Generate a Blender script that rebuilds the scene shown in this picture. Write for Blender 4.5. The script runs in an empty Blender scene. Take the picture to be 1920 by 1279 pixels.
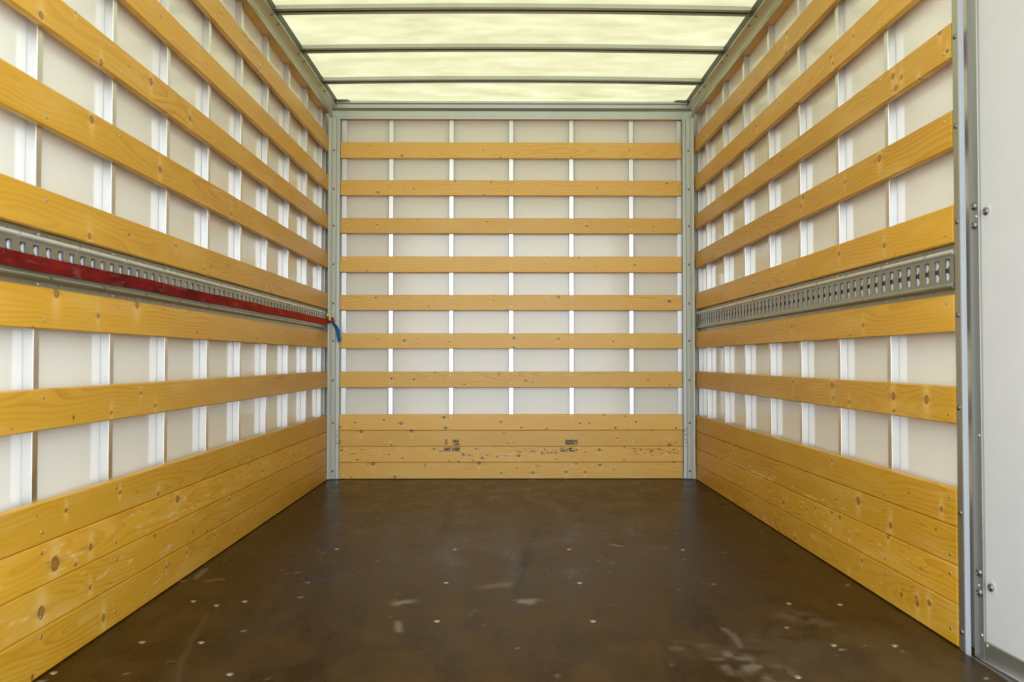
import bpy, bmesh, math, random
import numpy as np
from mathutils import Matrix, Vector

S = bpy.context.scene
COL = S.collection
ZC = 0.73                       # camera height above the load floor

# ------------------------------------------------------------------ camera
F_PX = 1554.0
cam_d = bpy.data.cameras.new('camera')
cam_d.sensor_width = 36.0
cam_d.lens = 36.0 * F_PX / 1920.0
cam_d.clip_start = 0.02
cam_d.dof.use_dof = True
cam_d.dof.focus_distance = 4.6
cam_d.dof.aperture_fstop = 5.6
cam = bpy.data.objects.new('camera', cam_d)
COL.objects.link(cam)
cam.location = (0, 0, ZC)
PITCH, YAW = math.radians(1.30865), math.radians(0.42389)
cam.rotation_euler = (math.pi / 2 + PITCH, 0, -YAW)
S.camera = cam

# ------------------------------------------------------------------ daylight
W = bpy.data.worlds.new('overcast_sky')
S.world = W
W.use_nodes = True
nt = W.node_tree
nt.nodes.clear()
wo = nt.nodes.new('ShaderNodeOutputWorld')
bg = nt.nodes.new('ShaderNodeBackground')
tc = nt.nodes.new('ShaderNodeTexCoord')
sx = nt.nodes.new('ShaderNodeSeparateXYZ')
rp = nt.nodes.new('ShaderNodeValToRGB')
mp = nt.nodes.new('ShaderNodeMapRange')
mp.inputs['From Min'].default_value = -1
mp.inputs['From Max'].default_value = 1
nt.links.new(tc.outputs['Generated'], sx.inputs[0])
nt.links.new(sx.outputs['Z'], mp.inputs['Value'])
nt.links.new(mp.outputs[0], rp.inputs[0])
cr = rp.color_ramp
cr.elements[0].position = 0.40
cr.elements[0].color = (0.46, 0.45, 0.43, 1)
cr.elements[1].position = 0.56
cr.elements[1].color = (0.88, 0.96, 1.07, 1)
nt.links.new(rp.outputs[0], bg.inputs['Color'])
bg.inputs['Strength'].default_value = 4.3
nt.links.new(bg.outputs[0], wo.inputs['Surface'])

S.view_settings.view_transform = 'Standard'
S.view_settings.look = 'None'
S.view_settings.gamma = 1.0
S.view_settings.use_curve_mapping = False
S.view_settings.exposure = 0.12
S.cycles.use_denoising = True
S.cycles.max_bounces = 12
S.cycles.diffuse_bounces = 7
S.cycles.glossy_bounces = 5
S.cycles.caustics_reflective = False
S.cycles.caustics_refractive = False

# ------------------------------------------------------------------ materials
def new_mat(name):
    m = bpy.data.materials.new(name)
    m.use_nodes = True
    n = m.node_tree
    n.nodes.clear()
    out = n.nodes.new('ShaderNodeOutputMaterial')
    p = n.nodes.new('ShaderNodeBsdfPrincipled')
    n.links.new(p.outputs[0], out.inputs['Surface'])
    return m, n, p

class G:
    """tiny node-graph helper"""
    def __init__(s, n): s.n = n
    def node(s, t, **kw):
        a = s.n.nodes.new(t)
        for k, v in kw.items(): setattr(a, k, v)
        return a
    def put(s, inp, v):
        if isinstance(v, bpy.types.NodeSocket): s.n.links.new(v, inp)
        else: inp.default_value = v
    def math(s, op, a, b=0.0, c=0.0, clamp=False):
        m = s.node('ShaderNodeMath', operation=op, use_clamp=clamp)
        s.put(m.inputs[0], a); s.put(m.inputs[1], b); s.put(m.inputs[2], c)
        return m.outputs[0]
    def obj(s):
        return s.node('ShaderNodeTexCoord').outputs['Object']
    def xyz(s, v):
        a = s.node('ShaderNodeSeparateXYZ'); s.put(a.inputs[0], v)
        return a.outputs
    def vec(s, x, y, z):
        a = s.node('ShaderNodeCombineXYZ')
        s.put(a.inputs[0], x); s.put(a.inputs[1], y); s.put(a.inputs[2], z)
        return a.outputs[0]
    def noise(s, v, scale=1.0, detail=2.0, rough=0.5):
        a = s.node('ShaderNodeTexNoise')
        s.put(a.inputs['Vector'], v); s.put(a.inputs['Scale'], scale)
        s.put(a.inputs['Detail'], detail); s.put(a.inputs['Roughness'], rough)
        return a.outputs[0]
    def ramp(s, v, pts):
        a = s.node('ShaderNodeValToRGB'); s.put(a.inputs[0], v)
        e = a.color_ramp.elements
        while len(e) < len(pts): e.new(0.5)
        for el, (p, c) in zip(e, pts):
            el.position = p
            el.color = c if len(c) == 4 else (*c, 1)
        return a.outputs[0]
    def mix(s, f, a, b, mode='MIX'):
        m = s.node('ShaderNodeMix', data_type='RGBA', blend_type=mode)
        s.put(m.inputs[0], f)
        s.put(m.inputs[6], a if isinstance(a, bpy.types.NodeSocket) else (*a, 1))
        s.put(m.inputs[7], b if isinstance(b, bpy.types.NodeSocket) else (*b, 1))
        return m.outputs[2]
    def attr(s, name):
        return s.node('ShaderNodeAttribute', attribute_name=name).outputs['Fac']
    def bump(s, h, strength, dist):
        b = s.node('ShaderNodeBump'); s.put(b.inputs['Height'], h)
        s.put(b.inputs['Strength'], strength); s.put(b.inputs['Distance'], dist)
        return b.outputs[0]

def pine(name, light, late, halo, worn, scuff, rough=0.42):
    m, n, p = new_mat(name)
    g = G(n)
    o = g.xyz(g.obj())
    rnd = g.node('ShaderNodeObjectInfo').outputs['Random']
    u = g.math('ADD', o[0], g.math('MULTIPLY', rnd, 37.0))
    v = g.math('ADD', o[2], g.attr('warp'))
    r2 = g.math('FRACT', g.math('MULTIPLY', rnd, 17.3))
    r3 = g.math('FRACT', g.math('MULTIPLY', rnd, 53.7))
    # distance from the pith of the log this board was cut from
    n1 = g.noise(g.vec(g.math('MULTIPLY', u, 1.5), g.math('MULTIPLY', rnd, 9.0), 0.0), 1.0, 1.0)
    n2 = g.noise(g.vec(g.math('MULTIPLY', u, 0.9), 7.0, g.math('MULTIPLY', o[2], 4.0)), 1.0, 2.0)
    vo = g.math('ADD', v, g.math('MULTIPLY_ADD', r2, 0.12, -0.06))
    vo = g.math('ADD', vo, g.math('MULTIPLY_ADD', n1, 0.10, -0.05))
    dep = g.math('ADD', g.math('MULTIPLY_ADD', r3, 0.05, -0.02), g.math('MULTIPLY_ADD', n2, 0.22, -0.09))
    rad = g.math('SQRT', g.math('ADD', g.math('MULTIPLY', vo, vo), g.math('MULTIPLY', dep, dep)))
    fine = g.noise(g.vec(g.math('MULTIPLY', u, 6.0), 0.0, g.math('MULTIPLY', v, 60.0)), 1.0, 2.0)
    ph = g.math('ADD', g.math('MULTIPLY', rad, 84.0), g.math('MULTIPLY', fine, 0.55))
    fr = g.math('FRACT', ph)
    ring = g.ramp(fr, [(0.0, (0, 0, 0)), (0.45, (0.08, 0.08, 0.08)), (0.80, (0.62, 0.62, 0.62)), (0.93, (0.85, 0.85, 0.85)), (1.0, (0, 0, 0))])
    big = g.noise(g.vec(g.math('MULTIPLY', u, 1.3), 3.0, g.math('MULTIPLY', v, 7.0)), 1.0, 3.0)
    ringamt = g.math('MULTIPLY', ring, g.math('MULTIPLY_ADD', big, 2.2, -0.65, clamp=True))
    c = g.mix(ringamt, light, late)
    streak = g.noise(g.vec(g.math('MULTIPLY', u, 4.0), 1.0, g.math('MULTIPLY', v, 240.0)), 1.0, 2.0)
    c = g.mix(g.math('MULTIPLY', streak, 0.22), c, late)
    blot = g.noise(g.vec(g.math('MULTIPLY', u, 3.0), 5.0, g.math('MULTIPLY', v, 16.0)), 1.0, 2.0)
    c = g.mix(g.ramp(blot, [(0.50, (0, 0, 0)), (0.72, (0.38, 0.38, 0.38))]), c, halo)
    tone = g.math('MULTIPLY_ADD', g.math('FRACT', g.math('MULTIPLY', rnd, 91.7)), 0.16, 0.92)
    hs = g.node('ShaderNodeHueSaturation')
    g.put(hs.inputs['Color'], c); g.put(hs.inputs['Value'], tone)
    c = hs.outputs[0]
    c = g.mix(g.math('MULTIPLY', g.attr('halo'), 0.85), c, halo)
    c = g.mix(g.math('MULTIPLY', g.attr('pale'), 0.8), c, worn)
    c = g.mix(g.attr('knot'), c, (0.17, 0.040, 0.002))
    c = g.mix(g.attr('dirt'), c, scuff)
    g.put(p.inputs['Base Color'], c)
    p.inputs['Roughness'].default_value = rough
    p.inputs['Coat Weight'].default_value = 0.06
    p.inputs['Coat Roughness'].default_value = 0.25
    g.put(p.inputs['Normal'], g.bump(g.math('ADD', streak, g.math('MULTIPLY', ring, 0.5)), 0.12, 0.0006))
    return m

M = {}
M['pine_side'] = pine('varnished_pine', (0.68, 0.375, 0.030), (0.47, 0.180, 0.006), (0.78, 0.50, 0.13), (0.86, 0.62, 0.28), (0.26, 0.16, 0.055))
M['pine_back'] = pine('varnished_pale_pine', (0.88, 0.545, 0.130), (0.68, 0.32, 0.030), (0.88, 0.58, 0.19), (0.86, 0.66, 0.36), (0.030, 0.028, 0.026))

def metal(name, col, rough, metallic=1.0, scr=0.06):
    m, n, p = new_mat(name)
    g = G(n)
    o = g.obj()
    nz = g.noise(o, 14.0, 4.0, 0.6)
    g.put(p.inputs['Base Color'], g.mix(nz, tuple(x * (1 - scr) for x in col), tuple(min(1, x * (1 + scr)) for x in col)))
    p.inputs['Metallic'].default_value = metallic
    g.put(p.inputs['Roughness'], g.math('MULTIPLY_ADD', nz, 0.12, rough - 0.06))
    return m

M['alu'] = metal('satin_aluminium', (0.80, 0.80, 0.79), 0.34)
M['alu_grey'] = metal('grey_aluminium', (0.40, 0.41, 0.37), 0.40, 0.85)
M['rail'] = metal('olive_grey_aluminium', (0.46, 0.445, 0.31), 0.40, 0.85)
M['post'] = metal('pale_grey_aluminium', (0.56, 0.60, 0.58), 0.38, 0.75)
M['bow'] = metal('galvanised_bow', (0.50, 0.54, 0.48), 0.42, 0.75)
M['zinc'] = metal('zinc', (0.62, 0.64, 0.64), 0.32)
M['dark_zinc'] = metal('dull_zinc', (0.22, 0.22, 0.21), 0.38)
M['ridge'] = metal('toplit_galvanised_ridge', (0.72, 0.74, 0.68), 0.40, 0.6, 0.10)
M['jamb'] = metal('olive_jamb_metal', (0.44, 0.45, 0.38), 0.40, 0.85)
M['galv'] = metal('galvanised_steel', (0.40, 0.41, 0.36), 0.42, 0.85, 0.16)
M['brass'] = metal('yellow_passivated_steel', (0.55, 0.42, 0.16), 0.38)

def plain(name, col, rough, spec=0.5):
    m, n, p = new_mat(name)
    g = G(n)
    nz = g.noise(g.obj(), 9.0, 3.0)
    g.put(p.inputs['Base Color'], g.mix(nz, tuple(x * 0.94 for x in col), tuple(min(1, x * 1.05) for x in col)))
    p.inputs['Roughness'].default_value = rough
    p.inputs['Specular IOR Level'].default_value = spec
    return m

M['door_gap'] = plain('door_gap_black', (0.012, 0.012, 0.013), 0.6)
M['white_paint'] = plain('white_paint', (0.86, 0.87, 0.88), 0.45)
M['door_white'] = plain('white_door_skin', (0.60, 0.605, 0.60), 0.42)
M['dark_recess'] = plain('dark_olive', (0.050, 0.055, 0.036), 0.55)
M['backing'] = plain('dull_brown_primer', (0.10, 0.075, 0.05), 0.6)
M['jamb_return'] = plain('daylit_jamb_return', (0.40, 0.425, 0.45), 0.35)
M['blue_web'] = plain('blue_webbing', (0.02, 0.17, 0.46), 0.75)

# gel-coated panel of the walls
m, n, p = new_mat('glossy_cream_panel'); g = G(n)
o = g.xyz(g.obj())
rib = g.noise(g.vec(g.math('MULTIPLY', o[0], 3.0), 0.0, g.math('MULTIPLY', o[2], 130.0)), 1.0, 2.0)
cl = g.noise(g.vec(g.math('MULTIPLY', o[0], 2.5), 2.0, g.math('MULTIPLY', o[2], 2.5)), 1.0, 3.0)
g.put(p.inputs['Base Color'], g.mix(cl, (0.86, 0.86, 0.785), (0.89, 0.89, 0.83)))
p.inputs['Roughness'].default_value = 0.5
p.inputs['Coat Weight'].default_value = 0.9
g.put(p.inputs['Coat Roughness'], g.math('MULTIPLY_ADD', cl, 0.10, 0.06))
p.inputs['Coat IOR'].default_value = 1.5
g.put(p.inputs['Coat Normal'], g.bump(rib, 0.10, 0.0008))
M['panel'] = m

# translucent fibreglass of the roof
m = bpy.data.materials.new('translucent_fibreglass'); m.use_nodes = True
n = m.node_tree; n.nodes.clear(); g = G(n)
out = g.node('ShaderNodeOutputMaterial')
o = g.xyz(g.obj())
cl = g.noise(g.vec(g.math('MULTIPLY', o[0], 1.6), g.math('MULTIPLY', o[1], 4.0), 0.0), 2.2, 4.0, 0.6)
fib = g.noise(g.vec(g.math('MULTIPLY', o[0], 5.0), g.math('MULTIPLY', o[1], 60.0), 0.0), 1.0, 2.0)
cl = g.ramp(cl, [(0.30, (0, 0, 0)), (0.68, (1, 1, 1))])
col = g.mix(cl, (0.290, 0.272, 0.140), (0.405, 0.380, 0.232))
col = g.mix(g.math('MULTIPLY', fib, 0.12), col, (0.27, 0.24, 0.13))
tr = g.node('ShaderNodeBsdfTranslucent'); g.put(tr.inputs[0], col)
di = g.node('ShaderNodeBsdfDiffuse'); g.put(di.inputs[0], (0.75, 0.72, 0.55, 1))
mx = g.node('ShaderNodeMixShader'); g.put(mx.inputs[0], 0.42)
n.links.new(tr.outputs[0], mx.inputs[1]); n.links.new(di.outputs[0], mx.inputs[2])
n.links.new(mx.outputs[0], out.inputs['Surface'])
M['roof'] = m

# film-faced plywood floor
m, n, p = new_mat('brown_filmfaced_plywood'); g = G(n)
o = g.xyz(g.obj())
a = g.noise(g.vec(o[0], o[1], 0.0), 2.6, 5.0, 0.62)
b = g.noise(g.vec(g.math('MULTIPLY', o[0], 3.0), g.math('MULTIPLY', o[1], 14.0), 1.0), 1.4, 4.0, 0.65)
c = g.mix(a, (0.030, 0.0135, 0.0022), (0.074, 0.039, 0.0095))
c = g.mix(g.ramp(b, [(0.50, (0, 0, 0)), (0.80, (0.5, 0.5, 0.5))]), c, (0.064, 0.038, 0.014))
d2 = g.noise(g.vec(g.math('MULTIPLY', o[0], 5.0), g.math('MULTIPLY', o[1], 2.2), 3.0), 2.0, 8.0, 0.7)
c = g.mix(g.ramp(d2, [(0.42, (0.75, 0.75, 0.75)), (0.60, (0, 0, 0))]), c, (0.016, 0.007, 0.0012))
spk = g.noise(g.vec(o[0], o[1], 0.0), 95.0, 2.0)
c = g.mix(g.ramp(spk, [(0.68, (0, 0, 0)), (0.80, (0.35, 0.35, 0.35))]), c, (0.11, 0.08, 0.05))
c = g.mix(g.attr('dirt'), c, (0.006, 0.003, 0.001))
c = g.mix(g.attr('pale'), c, (0.36, 0.30, 0.21))
g.put(p.inputs['Base Color'], c)
g.put(p.inputs['Roughness'], g.math('ADD', g.math('MULTIPLY', a, 0.20), g.math('MULTIPLY', d2, 0.42)))
g.put(p.inputs['Normal'], g.bump(b, 0.08, 0.001))
p.inputs['Specular IOR Level'].default_value = 0.10
p.inputs['Specular Tint'].default_value = (1.0, 0.86, 0.62, 1)
M['floor'] = m

# faded red webbing with chalky dust
m, n, p = new_mat('faded_red_webbing'); g = G(n)
o = g.xyz(g.obj())
k = g.noise(g.vec(g.math('MULTIPLY', o[0], 6.0), 0.0, g.math('MULTIPLY', o[2], 20.0)), 1.0, 4.0, 0.65)
d = g.noise(g.vec(g.math('MULTIPLY', o[0], 9.0), 4.0, g.math('MULTIPLY', o[2], 35.0)), 1.0, 5.0, 0.7)
ln = g.noise(g.vec(g.math('MULTIPLY', o[0], 2.0), 8.0, g.math('MULTIPLY', o[2], 330.0)), 1.0, 1.0)
k = g.ramp(k, [(0.32, (0, 0, 0)), (0.66, (1, 1, 1))])
c = g.mix(k, (0.055, 0.002, 0.002), (0.27, 0.014, 0.008))
far_red = g.ramp(g.math('ADD', g.math('MULTIPLY_ADD', o[0], 0.36, 1.0), g.math('MULTIPLY_ADD', d, 0.5, -0.25)), [(0.25, (0, 0, 0)), (0.92, (0.85, 0.85, 0.85))])  # brighter red towards the far end of the strap
c = g.mix(far_red, c, (0.62, 0.050, 0.022))
c = g.mix(g.math('MULTIPLY', ln, 0.5), c, (0.10, 0.006, 0.006))
c = g.mix(g.ramp(d, [(0.54, (0, 0, 0)), (0.72, (0.5, 0.5, 0.5))]), c, (0.36, 0.17, 0.14))
g.put(p.inputs['Base Color'], c)
p.inputs['Roughness'].default_value = 0.85
p.inputs['Specular IOR Level'].default_value = 0.12
g.put(p.inputs['Normal'], g.bump(ln, 0.3, 0.001))
M['red_web'] = m

# corner-post flange with black transferred smears low down
def smeared(name, col, metallic):
    m, n, p = new_mat(name); g = G(n)
    o = g.xyz(g.obj())
    z = o[2]
    st = g.noise(g.vec(g.math('MULTIPLY', o[0], 90.0), g.math('MULTIPLY', o[1], 40.0), g.math('MULTIPLY', z, 170.0)), 1.0, 2.0, 0.6)
    band = g.math('MULTIPLY', g.math('GREATER_THAN', z, 0.175), g.math('LESS_THAN', z, 0.305))
    side = g.attr('dirt')
    f = g.math('MULTIPLY', g.math('MULTIPLY', g.ramp(st, [(0.55, (0, 0, 0)), (0.62, (0.85, 0.85, 0.85))]), band), side)
    nz = g.noise(g.obj(), 14.0, 4.0, 0.6)
    c = g.mix(nz, tuple(x * 0.95 for x in col), tuple(min(1, x * 1.05) for x in col))
    g.put(p.inputs['Base Color'], g.mix(f, c, (0.03, 0.03, 0.035)))
    p.inputs['Metallic'].default_value = metallic
    p.inputs['Roughness'].default_value = 0.5
    return m
M['post_smear'] = smeared('pale_aluminium_smeared', (0.56, 0.60, 0.56), 0.25)

# ------------------------------------------------------------------ frames of the three walls
TL = 0.00418
def frame(origin, xdir):
    x = Vector((xdir[0], xdir[1], 0)).normalized()
    z = Vector((0, 0, 1)); y = z.cross(x)
    f = Matrix((x.to_4d(), y.to_4d(), z.to_4d(), (0, 0, 0, 1))).transposed()
    for i in range(3): f[3][i] = 0.0
    f.translation = Vector((origin[0], origin[1], ZC)); f[3][3] = 1
    return f
# local axes: x to the right as one faces the wall, y into the wall, z up from camera height; the board faces lie at y = 0
FL = frame((-1.066, 5.0), (TL, 1.0))
FB = frame((0.0, 5.0), (1.0, 0.0))
FR = frame((1.1405, 5.0), (TL, -1.0))
ID = Matrix.Translation((0, 0, ZC))

# inverse projection, used to bring marks measured on the walls back onto their planes
fw = Vector((math.sin(YAW) * math.cos(PITCH), math.cos(YAW) * math.cos(PITCH), math.sin(PITCH)))
rt = Vector((math.cos(YAW), -math.sin(YAW), 0))
up = rt.cross(fw)
def on(frm, px, py, y=0.0):
    r = fw + rt * ((px - 960) / F_PX) - up * ((py - 639.5) / F_PX)
    inv = frm.inverted()
    a = inv @ Vector((0, 0, ZC)); d = inv.to_3x3() @ r
    t = (y - a.y) / d.y
    return a + d * t
def on_floor(px, py, z=-0.728):
    r = fw + rt * ((px - 960) / F_PX) - up * ((py - 639.5) / F_PX)
    return r * (z / r.z)

# ------------------------------------------------------------------ object helpers
def link(name, me, mat, mw=None, parent=None, local=None):
    o = bpy.data.objects.new(name, me)
    COL.objects.link(o)
    if mat is not None and not me.materials: me.materials.append(mat)
    if parent is not None:
        o.parent = parent
        if local is not None: o.matrix_local = local
    elif mw is not None: o.matrix_world = mw
    return o
def empty(name, mw):
    o = bpy.data.objects.new(name, None)
    o.empty_display_size = 0.05
    COL.objects.link(o); o.matrix_world = mw
    return o
def tag(o, label, cat, group=None):
    o['label'] = label; o['category'] = cat
    if group: o['group'] = group
    return o
def structure(o, label=None, cat=None):
    o['kind'] = 'structure'
    if label: o['label'] = label
    if cat: o['category'] = cat
    return o
def T(x, y, z): return Matrix.Translation((x, y, z))

def bm_mesh(bm, name, smooth=False):
    bmesh.ops.recalc_face_normals(bm, faces=bm.faces)
    me = bpy.data.meshes.new(name); bm.to_mesh(me); bm.free()
    if smooth:
        for p in me.polygons: p.use_smooth = True
    return me
def add_box(bm, x0, x1, y0, y1, z0, z1, bev=0.0):
    vs = [bm.verts.new((x, y, z)) for x in (x0, x1) for y in (y0, y1) for z in (z0, z1)]
    fs = [(0, 1, 3, 2), (4, 6, 7, 5), (0, 4, 5, 1), (2, 3, 7, 6), (0, 2, 6, 4), (1, 5, 7, 3)]
    faces = [bm.faces.new([vs[i] for i in f]) for f in fs]
    if bev > 0:
        ed = list({e for f in faces for e in f.edges})
        bmesh.ops.bevel(bm, geom=ed, offset=bev, segments=2, affect='EDGES', profile=0.5)
def box_mesh(name, x0, x1, y0, y1, z0, z1, bev=0.0):
    bm = bmesh.new(); add_box(bm, x0, x1, y0, y1, z0, z1, bev)
    return bm_mesh(bm, name)
def add_prism(bm, prof, xs, axis='x', lift=None):
    """closed profile of (a, b) pairs extruded through stations xs; lift(x) raises b"""
    rings = []
    for x in xs:
        dz = lift(x) if lift else 0.0
        if axis == 'x': rings.append([bm.verts.new((x, a, b + dz)) for a, b in prof])
        else: rings.append([bm.verts.new((a, b, x)) for a, b in prof])
    k = len(prof)
    for r0, r1 in zip(rings, rings[1:]):
        for i in range(k):
            bm.faces.new((r0[i], r0[(i + 1) % k], r1[(i + 1) % k], r1[i]))
    bm.faces.new(rings[0]); bm.faces.new(rings[-1][::-1])
def prism_mesh(name, prof, xs, axis='x', lift=None):
    bm = bmesh.new(); add_prism(bm, prof, xs, axis, lift)
    return bm_mesh(bm, name)
def dome_mesh(name, r, h, seg=12, washer=0.0, socket=False):
    """button head on the plane y = 0 pointing to -y"""
    bm = bmesh.new()
    prof = []
    if washer: prof += [(washer, 0.0), (washer, -0.0012), (r * 1.02, -0.0016)]
    else: prof += [(r, 0.0)]
    for a in (0.0, 0.35, 0.75, 1.1): prof.append((r * math.cos(a), -h * (0.35 + 0.65 * math.sin(a))))
    if socket: prof += [(r * 0.38, -h * 0.95), (r * 0.34, -h * 0.35)]
    rings = [[bm.verts.new((q * math.cos(2 * math.pi * i / seg), y, q * math.sin(2 * math.pi * i / seg))) for i in range(seg)] for q, y in prof]
    for r0, r1 in zip(rings, rings[1:]):
        for i in range(seg): bm.faces.new((r0[i], r0[(i + 1) % seg], r1[(i + 1) % seg], r1[i]))
    bm.faces.new(rings[-1])
    return bm_mesh(bm, name, True)

SCREW = dome_mesh('screw', 0.0046, 0.0012, 10, 0, True)
RIVET = dome_mesh('rivet', 0.0068, 0.0042, 12)
SMALL_RIVET = dome_mesh('small_rivet', 0.0044, 0.0026, 10)
BOLT = dome_mesh('bolt', 0.0100, 0.0075, 16, 0, True)
FLOOR_BOLT = dome_mesh('floor_bolt', 0.0090, 0.0010, 14, 0, True)
for me, k in ((SCREW, 'zinc'), (RIVET, 'dark_zinc'), (SMALL_RIVET, 'zinc'), (BOLT, 'dark_zinc'), (FLOOR_BOLT, 'zinc')):
    me.materials.append(M[k])
def fasten(name, me, parent, x, y, z):
    return link(name, me, None, parent=parent, local=T(x, y, z))

# ------------------------------------------------------------------ boards
def lines(lo, hi, step, extra=()):
    a = np.linspace(lo, hi, max(2, int(round((hi - lo) / step)) + 1))
    b = [e for e in extra if lo < e < hi]
    a = np.unique(np.round(np.concatenate([a, b]), 5))
    keep = [a[0]]
    for q in a[1:-1]:
        if q - keep[-1] > 0.0007: keep.append(q)
    if a[-1] - keep[-1] < 0.0007: keep[-1] = a[-1]
    else: keep.append(a[-1])
    return np.array(keep)

def vnoise(u, v, seed):
    """cheap value noise on arrays"""
    def h(i, j):
        s = np.sin(i * 127.1 + j * 311.7 + seed * 74.7) * 43758.5453
        return s - np.floor(s)
    i, j = np.floor(u), np.floor(v); a, b = u - i, v - j
    a = a * a * (3 - 2 * a); b = b * b * (3 - 2 * b)
    return (h(i, j) * (1 - a) + h(i + 1, j) * a) * (1 - b) + (h(i, j + 1) * (1 - a) + h(i + 1, j + 1) * a) * b

def board_mesh(name, L, H, th, knots, scuffs=(), pales=(), vstep=0.0036, ustep=0.045, ch=0.0028, drop=None):
    """board centred on x and z, face at y = 0; its faces carry knot, halo, warp, dirt and pale as point attributes"""
    ex = []
    for (ku, kv, kr) in knots:
        ex += [ku + kr * s for s in (-4, -2.6, -1.7, -1.25, -0.95, -0.6, -0.25, 0.15, 0.5, 0.85, 1.15, 1.6, 2.6, 4)]
    for (x0, x1, z0, z1, d, s) in list(scuffs) + list(pales):
        ex += list(np.arange(x0 - 0.004, x1 + 0.006, max(0.0024, (x1 - x0) / 260)))
    U = lines(-L / 2 + ch, L / 2 - ch, ustep, ex)
    V = lines(-H / 2 + ch, H / 2 - ch, vstep)
    Ua = np.concatenate([[-L / 2], U, [L / 2]]); Va = np.concatenate([[-H / 2], V, [H / 2]])
    nu, nv = len(Ua), len(Va)
    uu, vv = np.meshgrid(Ua, Va, indexing='ij')
    yy = np.zeros_like(uu)
    yy[0, :] = yy[-1, :] = ch * 0.3; yy[:, 0] = yy[:, -1] = ch * 1.6
    verts = np.stack([uu, yy, vv], -1).reshape(-1, 3)
    idx = np.arange(nu * nv).reshape(nu, nv)
    f = np.stack([idx[:-1, :-1], idx[1:, :-1], idx[1:, 1:], idx[:-1, 1:]], -1).reshape(-1, 4).tolist()
    loop = list(idx[:, 0]) + list(idx[-1, 1:]) + list(idx[-2::-1, -1]) + list(idx[0, -2:0:-1])
    base = nu * nv
    back = verts[loop].copy(); back[:, 1] = th
    k = len(loop)
    verts = np.concatenate([verts, back])
    for i in range(k):
        j = (i + 1) % k
        f.append([int(loop[j]), int(loop[i]), base + i, base + j])
    f.append([base + i for i in range(k)])
    me = bpy.data.meshes.new(name)
    me.from_pydata(verts.tolist(), [], f)
    u, v = verts[:, 0], verts[:, 2]
    A = {q: np.zeros(len(verts)) for q in ('knot', 'halo', 'warp', 'dirt', 'pale')}
    for i, (ku, kv, kr) in enumerate(knots):
        du, dv = (u - ku) / kr, (v - kv) / kr
        d = np.sqrt(du * du + dv * dv)
        core = np.clip((1.12 - d) / 0.3, 0, 1)
        if kr > 0.006:
            tone = 0.72 + 0.28 * np.exp(-((d - 0.85) / 0.22) ** 2)
        else: tone = 1.0
        A['knot'] = np.maximum(A['knot'], core * tone * 0.94)
        A['knot'] = np.maximum(A['knot'], 0.42 * np.exp(-(du / 2.2) ** 2 - (dv / 0.5) ** 2))
        A['halo'] = np.maximum(A['halo'], 1.0 * np.exp(-(du / 1.5) ** 2 - (dv / 4.0) ** 2) * (kr > 0.005))
        A['warp'] += -np.tanh(dv * 1.3) * kr * 1.4 * np.exp(-(du / 3.2) ** 2 - (dv / 4.0) ** 2)
    for (x0, x1, z0, z1, dens, sd) in scuffs:
        ins = (u > x0) & (u < x1) & (v > z0) & (v < z1)
        ed = np.minimum(np.minimum(u - x0, x1 - u) / 0.012, np.minimum(v - z0, z1 - v) / 0.006)
        fu = 1.0 if x1 - x0 < 0.5 else 0.35
        q = vnoise(u * 55 * fu, v * 190, sd) * 0.55 + vnoise(u * 170 * fu, v * 330, sd + 3) * 0.45
        A['dirt'] = np.maximum(A['dirt'], ins * np.clip((q - (1 - dens)) * 7, 0, 1) * np.clip(ed, 0, 1) * 0.95)
    for (x0, x1, z0, z1, dens, sd) in pales:
        ins = (u > x0) & (u < x1) & (v > z0) & (v < z1)
        ed = np.minimum(np.minimum(u - x0, x1 - u) / 0.03, np.minimum(v - z0, z1 - v) / 0.008)
        q = vnoise(u * 18, v * 130, sd) * 0.6 + vnoise(u * 60, v * 260, sd + 5) * 0.4
        A['pale'] = np.maximum(A['pale'], ins * np.clip((q - (1 - dens)) * 5, 0, 1) * np.clip(ed, 0, 1))
    if drop:
        d = drop[0] + (drop[1] - drop[0]) * (u / L + 0.5)
        verts[:, 2] = np.where(v < 0, v + d * (v / (-H / 2)), v)
        me.vertices.foreach_set('co', verts.astype(np.float32).reshape(-1))
    for q, arr in A.items():
        at = me.attributes.new(q, 'FLOAT', 'POINT')
        at.data.foreach_set('value', arr.astype(np.float32))
    me.validate(); me.update()
    return me

ordinal = ['first', 'second', 'third', 'fourth', 'fifth', 'sixth', 'seventh', 'eighth', 'ninth', 'tenth']

# knots measured on the photograph: pixel x, pixel y, radius in metres
KN_L = [(77, 29, .010), (190, 117, .009), (283, 153, .012), (356, 222, .011), (172, 224, .011), (300, 318, .012), (372, 78, .010),
        (488, 127, .007), (142, 21, .006), (168, 443, .009), (106, 549, .013), (257, 571, .013), (184, 592, .008), (103, 1057, .019),
        (333, 936, .013), (170, 1026, .010), (77, 1148, .015), (492, 883, .009), (194, 1156, .009), (242, 440, .005), (330, 461, .006),
        (383, 505, .007), (264, 737, .006), (209, 774, .007), (138, 783, .005), (291, 761, .006), (466, 870, .007), (570, 838, .006),
        (225, 923, .006), (297, 926, .008), (124, 957, .006), (312, 1063, .006), (350, 1036, .007), (402, 1003, .006), (440, 1000, .006),
        (290, 1005, .005), (477, 955, .006), (548, 905, .006), (610, 885, .006), (472, 964, .006), (396, 500, .005), (434, 401, .009),
        (545, 267, .006), (580, 322, .006), (578, 330, .005), (457, 280, .006), (487, 95, .005), (415, 25, .006)]
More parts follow.
